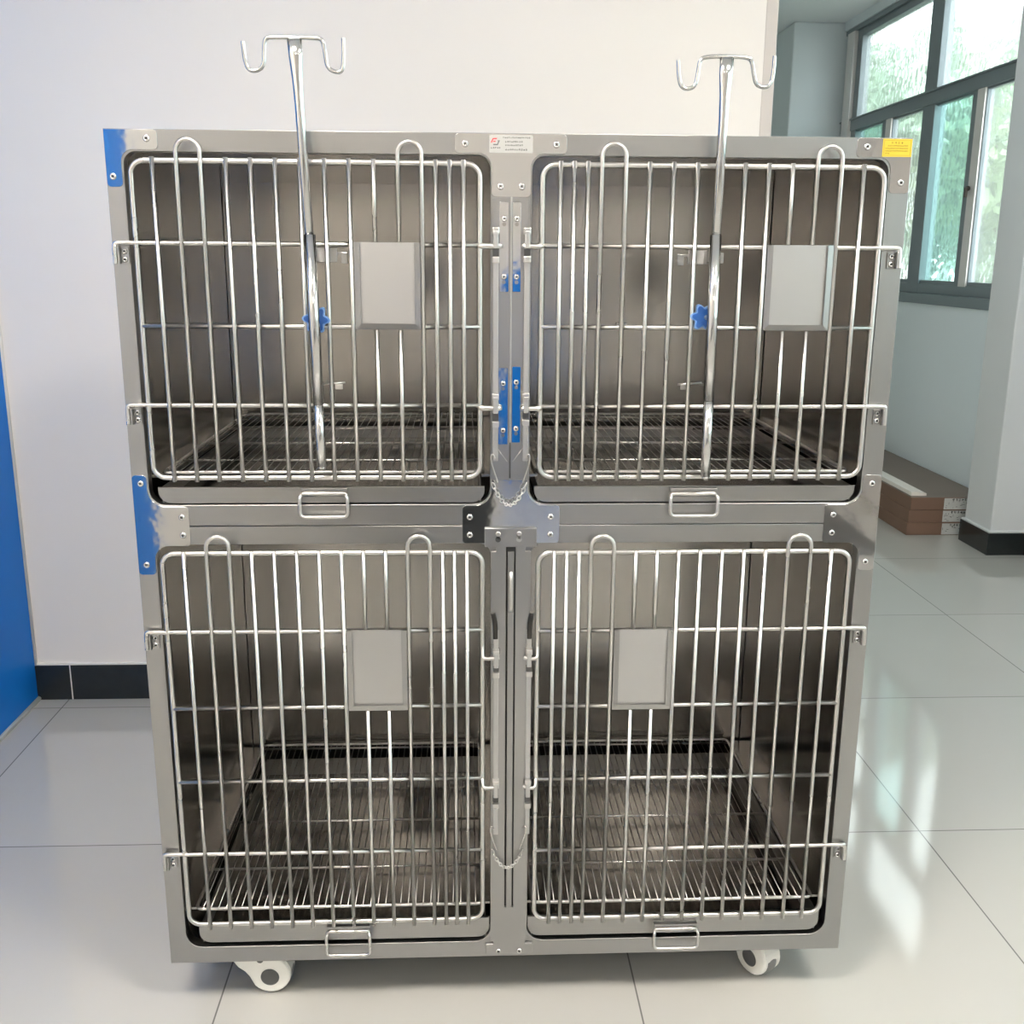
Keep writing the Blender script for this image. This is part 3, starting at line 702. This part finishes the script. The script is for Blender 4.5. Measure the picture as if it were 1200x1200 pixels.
# ------------------------------------------------------------------ drip poles hooked on the upper doors
def pole(name, label, top, mid, bot, z_sl, z_lo, hooks, knob, kdir):
    Y = -.034
    p = empty(name, label, 'drip stand', (bot[0], Y, bot[1]))
    off = Vector((bot[0], Y, bot[1]))
    def L(pts): return [Vector(q)-off for q in pts]
    def X(z): 
        a, b, c = top, mid, bot
        if z > b[1]: t = (z-b[1])/(a[1]-b[1]); return b[0]+(a[0]-b[0])*t
        t = (z-c[1])/(b[1]-c[1]); return c[0]+(b[0]-c[0])*t
    def V(z, dy=0): return (X(z), Y+dy, z)
    zt = top[1]
    bm = bmesh.new(); add_tube(bm, L([V(zt+.003), V(zt-.02), V(zt-.05), V(zt-.085), V(z_sl-.06)]), [.0105, .0100, .0078, .0069, .0069], 18)
    for v in bm.verts:       # the tube end is pressed flat under the hook bar
        k = max(0, min(1, ((v.co.z+off.z)-(zt-.075))/.06)); v.co.y *= 1-.55*k
    obj('upper_tube', bm, TUBE, p)
    bm = bmesh.new(); add_tube(bm, L([V(z_sl-.0), V(z_lo-.002)]), .0086, 20); obj('sleeve_tube', bm, TUBE, p)
    bm = bmesh.new(); add_tube(bm, L([V(z_lo), V(bot[1])]), .0079, 20); add_tube(bm, L([V(bot[1]+.001), V(bot[1]-.004)]), .0060, 16); obj('lower_tube', bm, TUBE, p)
    bm = bmesh.new(); add_tube(bm, L(smooth_path([(x, Y, z) for x, z in hooks], 3)), .0030, 10); obj('hook_bar', bm, TUBE, p)
    # star knob clamping the sleeve from behind
    kx, kz = knob
    c = Vector((kx, Y+.016, kz))-off
    def star(r0, r1, y0, y1, n=72):
        poly = []
        for k in range(n):
            a = 2*PI*k/n; r = r0 + r1*math.cos(6*a+.5); poly.append((c.x+r*math.cos(a), c.z+r*math.sin(a)))
        add_prism(bm, poly, c.y+y0, c.y+y1)
    bm = bmesh.new(); star(.0182, .0034, -.005, .006); obj('knob', bm, BLUE_L, p)
    bm = bmesh.new(); star(.0155, .0032, -.0065, -.0045); k2 = obj('knob_face', bm, BLUE_P, p)
    bm = bmesh.new(); add_tube(bm, [(X(kz)-off.x, 0, kz-off.z), (c.x, c.y, c.z)], .004, 10); obj('knob_stem', bm, ROD, p)
    # sheet clamps that grip the door bars
    s = kdir; xm = X(1.345)
    a_ = xm + (s*.050); lo, hi = sorted((xm-s*.018, a_))
    B('clamp_plate', [(lo-off.x, hi-off.x, -.0015+.0165+.0175-.004, .0185+.0145, 1.3440-off.z, 1.3475-off.z)], STEEL, p)
    lo2, hi2 = sorted((xm+s*.004, xm+s*.036))
    B('clamp_bracket', [(lo2-off.x, hi2-off.x, .0265, .0285, 1.332-off.z, 1.354-off.z), (min(xm+s*.0, xm+s*.006)-off.x, max(xm, xm+s*.006)-off.x, .004, .0285, 1.336-off.z, 1.358-off.z)], STEEL, p, bev=.0008)
    q0, q1 = sorted((xm+s*.042, xm+s*.052)); r0, r1 = sorted((xm-s*.020, xm-s*.010))
    B('clamp_ear', [(q0-off.x, q1-off.x, .0265, .0285, 1.330-off.z, 1.347-off.z), (r0-off.x, r1-off.x, .0265, .0285, 1.334-off.z, 1.350-off.z)], STEEL, p, bev=.0008)
    q0, q1 = sorted((xm+s*.004, xm+s*.042))
    bm = bmesh.new(); add_tube(bm, L([(q0, -.004, 1.145), (q1, -.004, 1.148)]), .0018, 8); add_box(bm, *(sorted((xm+s*.026-off.x, xm+s*.038-off.x))), .028, .032, 1.137-off.z, 1.145-off.z, bev=.0008)
    add_tube(bm, L([(X(1.14), Y+.006, 1.146), (xm+s*.006, -.004, 1.146)]), .0018, 8)
    obj('lower_clip', bm, ROD, p)
    return p
pole('drip_pole', 'steel drip pole with blue knob hooked on the upper left door', (-.3186, 1.6400), (-.3075, 1.372), (-.3026, 1.0195), 1.3720, 1.120,
     [(-.3920, 1.6385), (-.3905, 1.6140), (-.3860, 1.6000), (-.3740, 1.5990), (-.3635, 1.6060), (-.3625, 1.6280), (-.3600, 1.6440), (-.3480, 1.6445), (-.3183, 1.6450), (-.2880, 1.6445), (-.2785, 1.6430), (-.2755, 1.6250), (-.2735, 1.6060), (-.2640, 1.5995), (-.2530, 1.5990), (-.2495, 1.6100), (-.2490, 1.6450)],
     (-.3045, 1.2465), 1)
pole('drip_pole', 'steel drip pole with blue knob hooked on the upper right door', (.3081, 1.6240), (.3052, 1.376), (.3080, 1.0020), 1.3760, 1.126,
     [(.2365, 1.6225), (.2385, 1.5970), (.2430, 1.5850), (.2540, 1.5825), (.2640, 1.5880), (.2665, 1.6080), (.2685, 1.6240), (.2790, 1.6275), (.3080, 1.6283), (.3370, 1.6275), (.3450, 1.6240), (.3490, 1.6050), (.3530, 1.5900), (.3650, 1.5860), (.3740, 1.5890), (.3780, 1.6030), (.3785, 1.6300)],
     (.2955, 1.2520), -1)

# ------------------------------------------------------------------ flat cartons and foam strip by the window wall
names = ['lowest of three stacked flat brown cartons beside the pillar', 'middle of three stacked flat brown cartons beside the pillar', 'topmost of three stacked flat brown cartons beside the pillar']
for k in range(3):
    z0, z1 = k*.0645, (k+1)*.0645-.0002
    dx = (.0, .006, .012)[k]
    y0 = 3.300+(.0, .004, .002)[k]
    t = empty('flat_carton', names[k], 'carton', (2.335, y0, z0), 'flat cartons stacked along the window wall')
    h = z1-z0
    bm = bmesh.new(); add_box(bm, -.208+dx, .196, 0, 2.0, 0, h, bev=.003)
    o = obj('carton_body', bm, CARD, t)
    if k == 2: B('carton_lid', (-.207+dx, .195, .001, 1.999, h-.0005, h+.0008), CARDTOP, t)
    lb_ = B('paper_label', (-.028, .170, -.0012, .0002, .003, h-.004), PAPER, t)
    marks('printed_text', [(.01, .12, h-.012, 7)], -.0014, INK, lb_, .015)
    bm = bmesh.new()
    rnd = random.Random(k)
    for q in range(26):
        x = -.024+rnd.random()*.18; z = .007+rnd.random()*(h-.025); w = rnd.uniform(.002, .009)
        if rnd.random() < .4: add_box(bm, x, x+.0016, -.0014, -.0010, z, min(z+w*1.5, h-.016))
        else: add_box(bm, x, x+w*1.6, -.0014, -.0010, z, z+.002)
    obj('label_grid', bm, INK, lb_)
bm = bmesh.new()
add_prism(bm, [(2.150, .1945), (2.228, .1945), (2.228, .2065), (2.205, .2065), (2.190, .2145), (2.150, .2145)], 3.335, 5.0)
tag(obj('foam_strip', bm, FOAM), 'long pale foam strip lying on the topmost carton', 'packing strip')

# ------------------------------------------------------------------ light
W = bpy.data.worlds.new('world'); SC.world = W; W.use_nodes = True
nt = W.node_tree; nt.nodes.clear()
wo = nt.nodes.new('ShaderNodeOutputWorld'); bg = nt.nodes.new('ShaderNodeBackground')
bg.inputs['Color'].default_value = (.96, .985, 1.0, 1); bg.inputs['Strength'].default_value = 3.0
nt.links.new(bg.outputs[0], wo.inputs[0])
def area(name, loc, rot, sx, sy, power, col, portal=False):
    l = bpy.data.lights.new(name, 'AREA'); l.shape = 'RECTANGLE'; l.size = sx; l.size_y = sy; l.energy = power; l.color = col
    o = bpy.data.objects.new(name, l); COL.objects.link(o); o.location = loc; o.rotation_euler = rot
    if portal: l.cycles.is_portal = True
    return o
for (a, b) in openings:
    area('window_portal', (XW+.14, (a+b)/2, 2.01), (0, PI/2, 0), 1.70, b-a, 1, (1, 1, 1), True)
# unseen ceiling lamps, added to brighten the room and the corridor
m, n2, out = newmat('fill_lamp_diffuser'); em = n2.nodes.new('ShaderNodeEmission'); em.inputs[0].default_value = (1, .935, .85, 1); em.inputs[1].default_value = 24
n2.links.new(em.outputs[0], out.inputs[0])
mc_ = m.copy(); mc_.node_tree.nodes['Emission'].inputs[0].default_value = (.80, .93, 1, 1)
for x, y, h in ((-.75, -1.30, .32), (1.15, -1.35, .29), (-.45, -3.6, .15), (1.15, -3.6, .15), (1.65, 2.2, .12)):
    f = empty('fill_lamp', 'added flat white fill lamp panel on the ceiling, unseen', 'lamp', (x, y, ZC), 'added ceiling lamps')
    B('fill_lamp_frame', (-h-.03, h+.03, -h-.03, h+.03, -.02, 0), TRIMW, f, bev=.003)
    B('fill_lamp_diffuser', (-h, h, -h, h, -.024, -.0195), m if y < 0 else mc_, f)

# ------------------------------------------------------------------ camera
cam = bpy.data.cameras.new('camera'); co = bpy.data.objects.new('camera', cam); COL.objects.link(co)
cam.sensor_width = 36; cam.lens = 1218.2/1200*36; cam.clip_start = .02
pitch, yaw, roll = .2398, .04471, .00661
F = Vector((math.sin(yaw)*math.cos(pitch), math.cos(yaw)*math.cos(pitch), -math.sin(pitch)))
R0 = Vector((math.cos(yaw), -math.sin(yaw), 0)); U0 = R0.cross(F)
R1 = R0*math.cos(roll)+U0*math.sin(roll); U1 = -R0*math.sin(roll)+U0*math.cos(roll)
M = Matrix((R1, U1, -F)).transposed().to_4x4(); M.translation = Vector((-.07457, -1.65317, 1.34027))
co.matrix_world = M
SC.camera = co
SC.view_settings.view_transform = 'Standard'; SC.view_settings.look = 'None'
SC.view_settings.exposure = 1.34; SC.view_settings.gamma = 1; SC.view_settings.use_curve_mapping = False
SC.cycles.max_bounces = 10; SC.cycles.diffuse_bounces = 5; SC.cycles.glossy_bounces = 6; SC.cycles.transparent_max_bounces = 12
SC.cycles.caustics_reflective = False; SC.cycles.caustics_refractive = False
SC.cycles.sample_clamp_indirect = 6
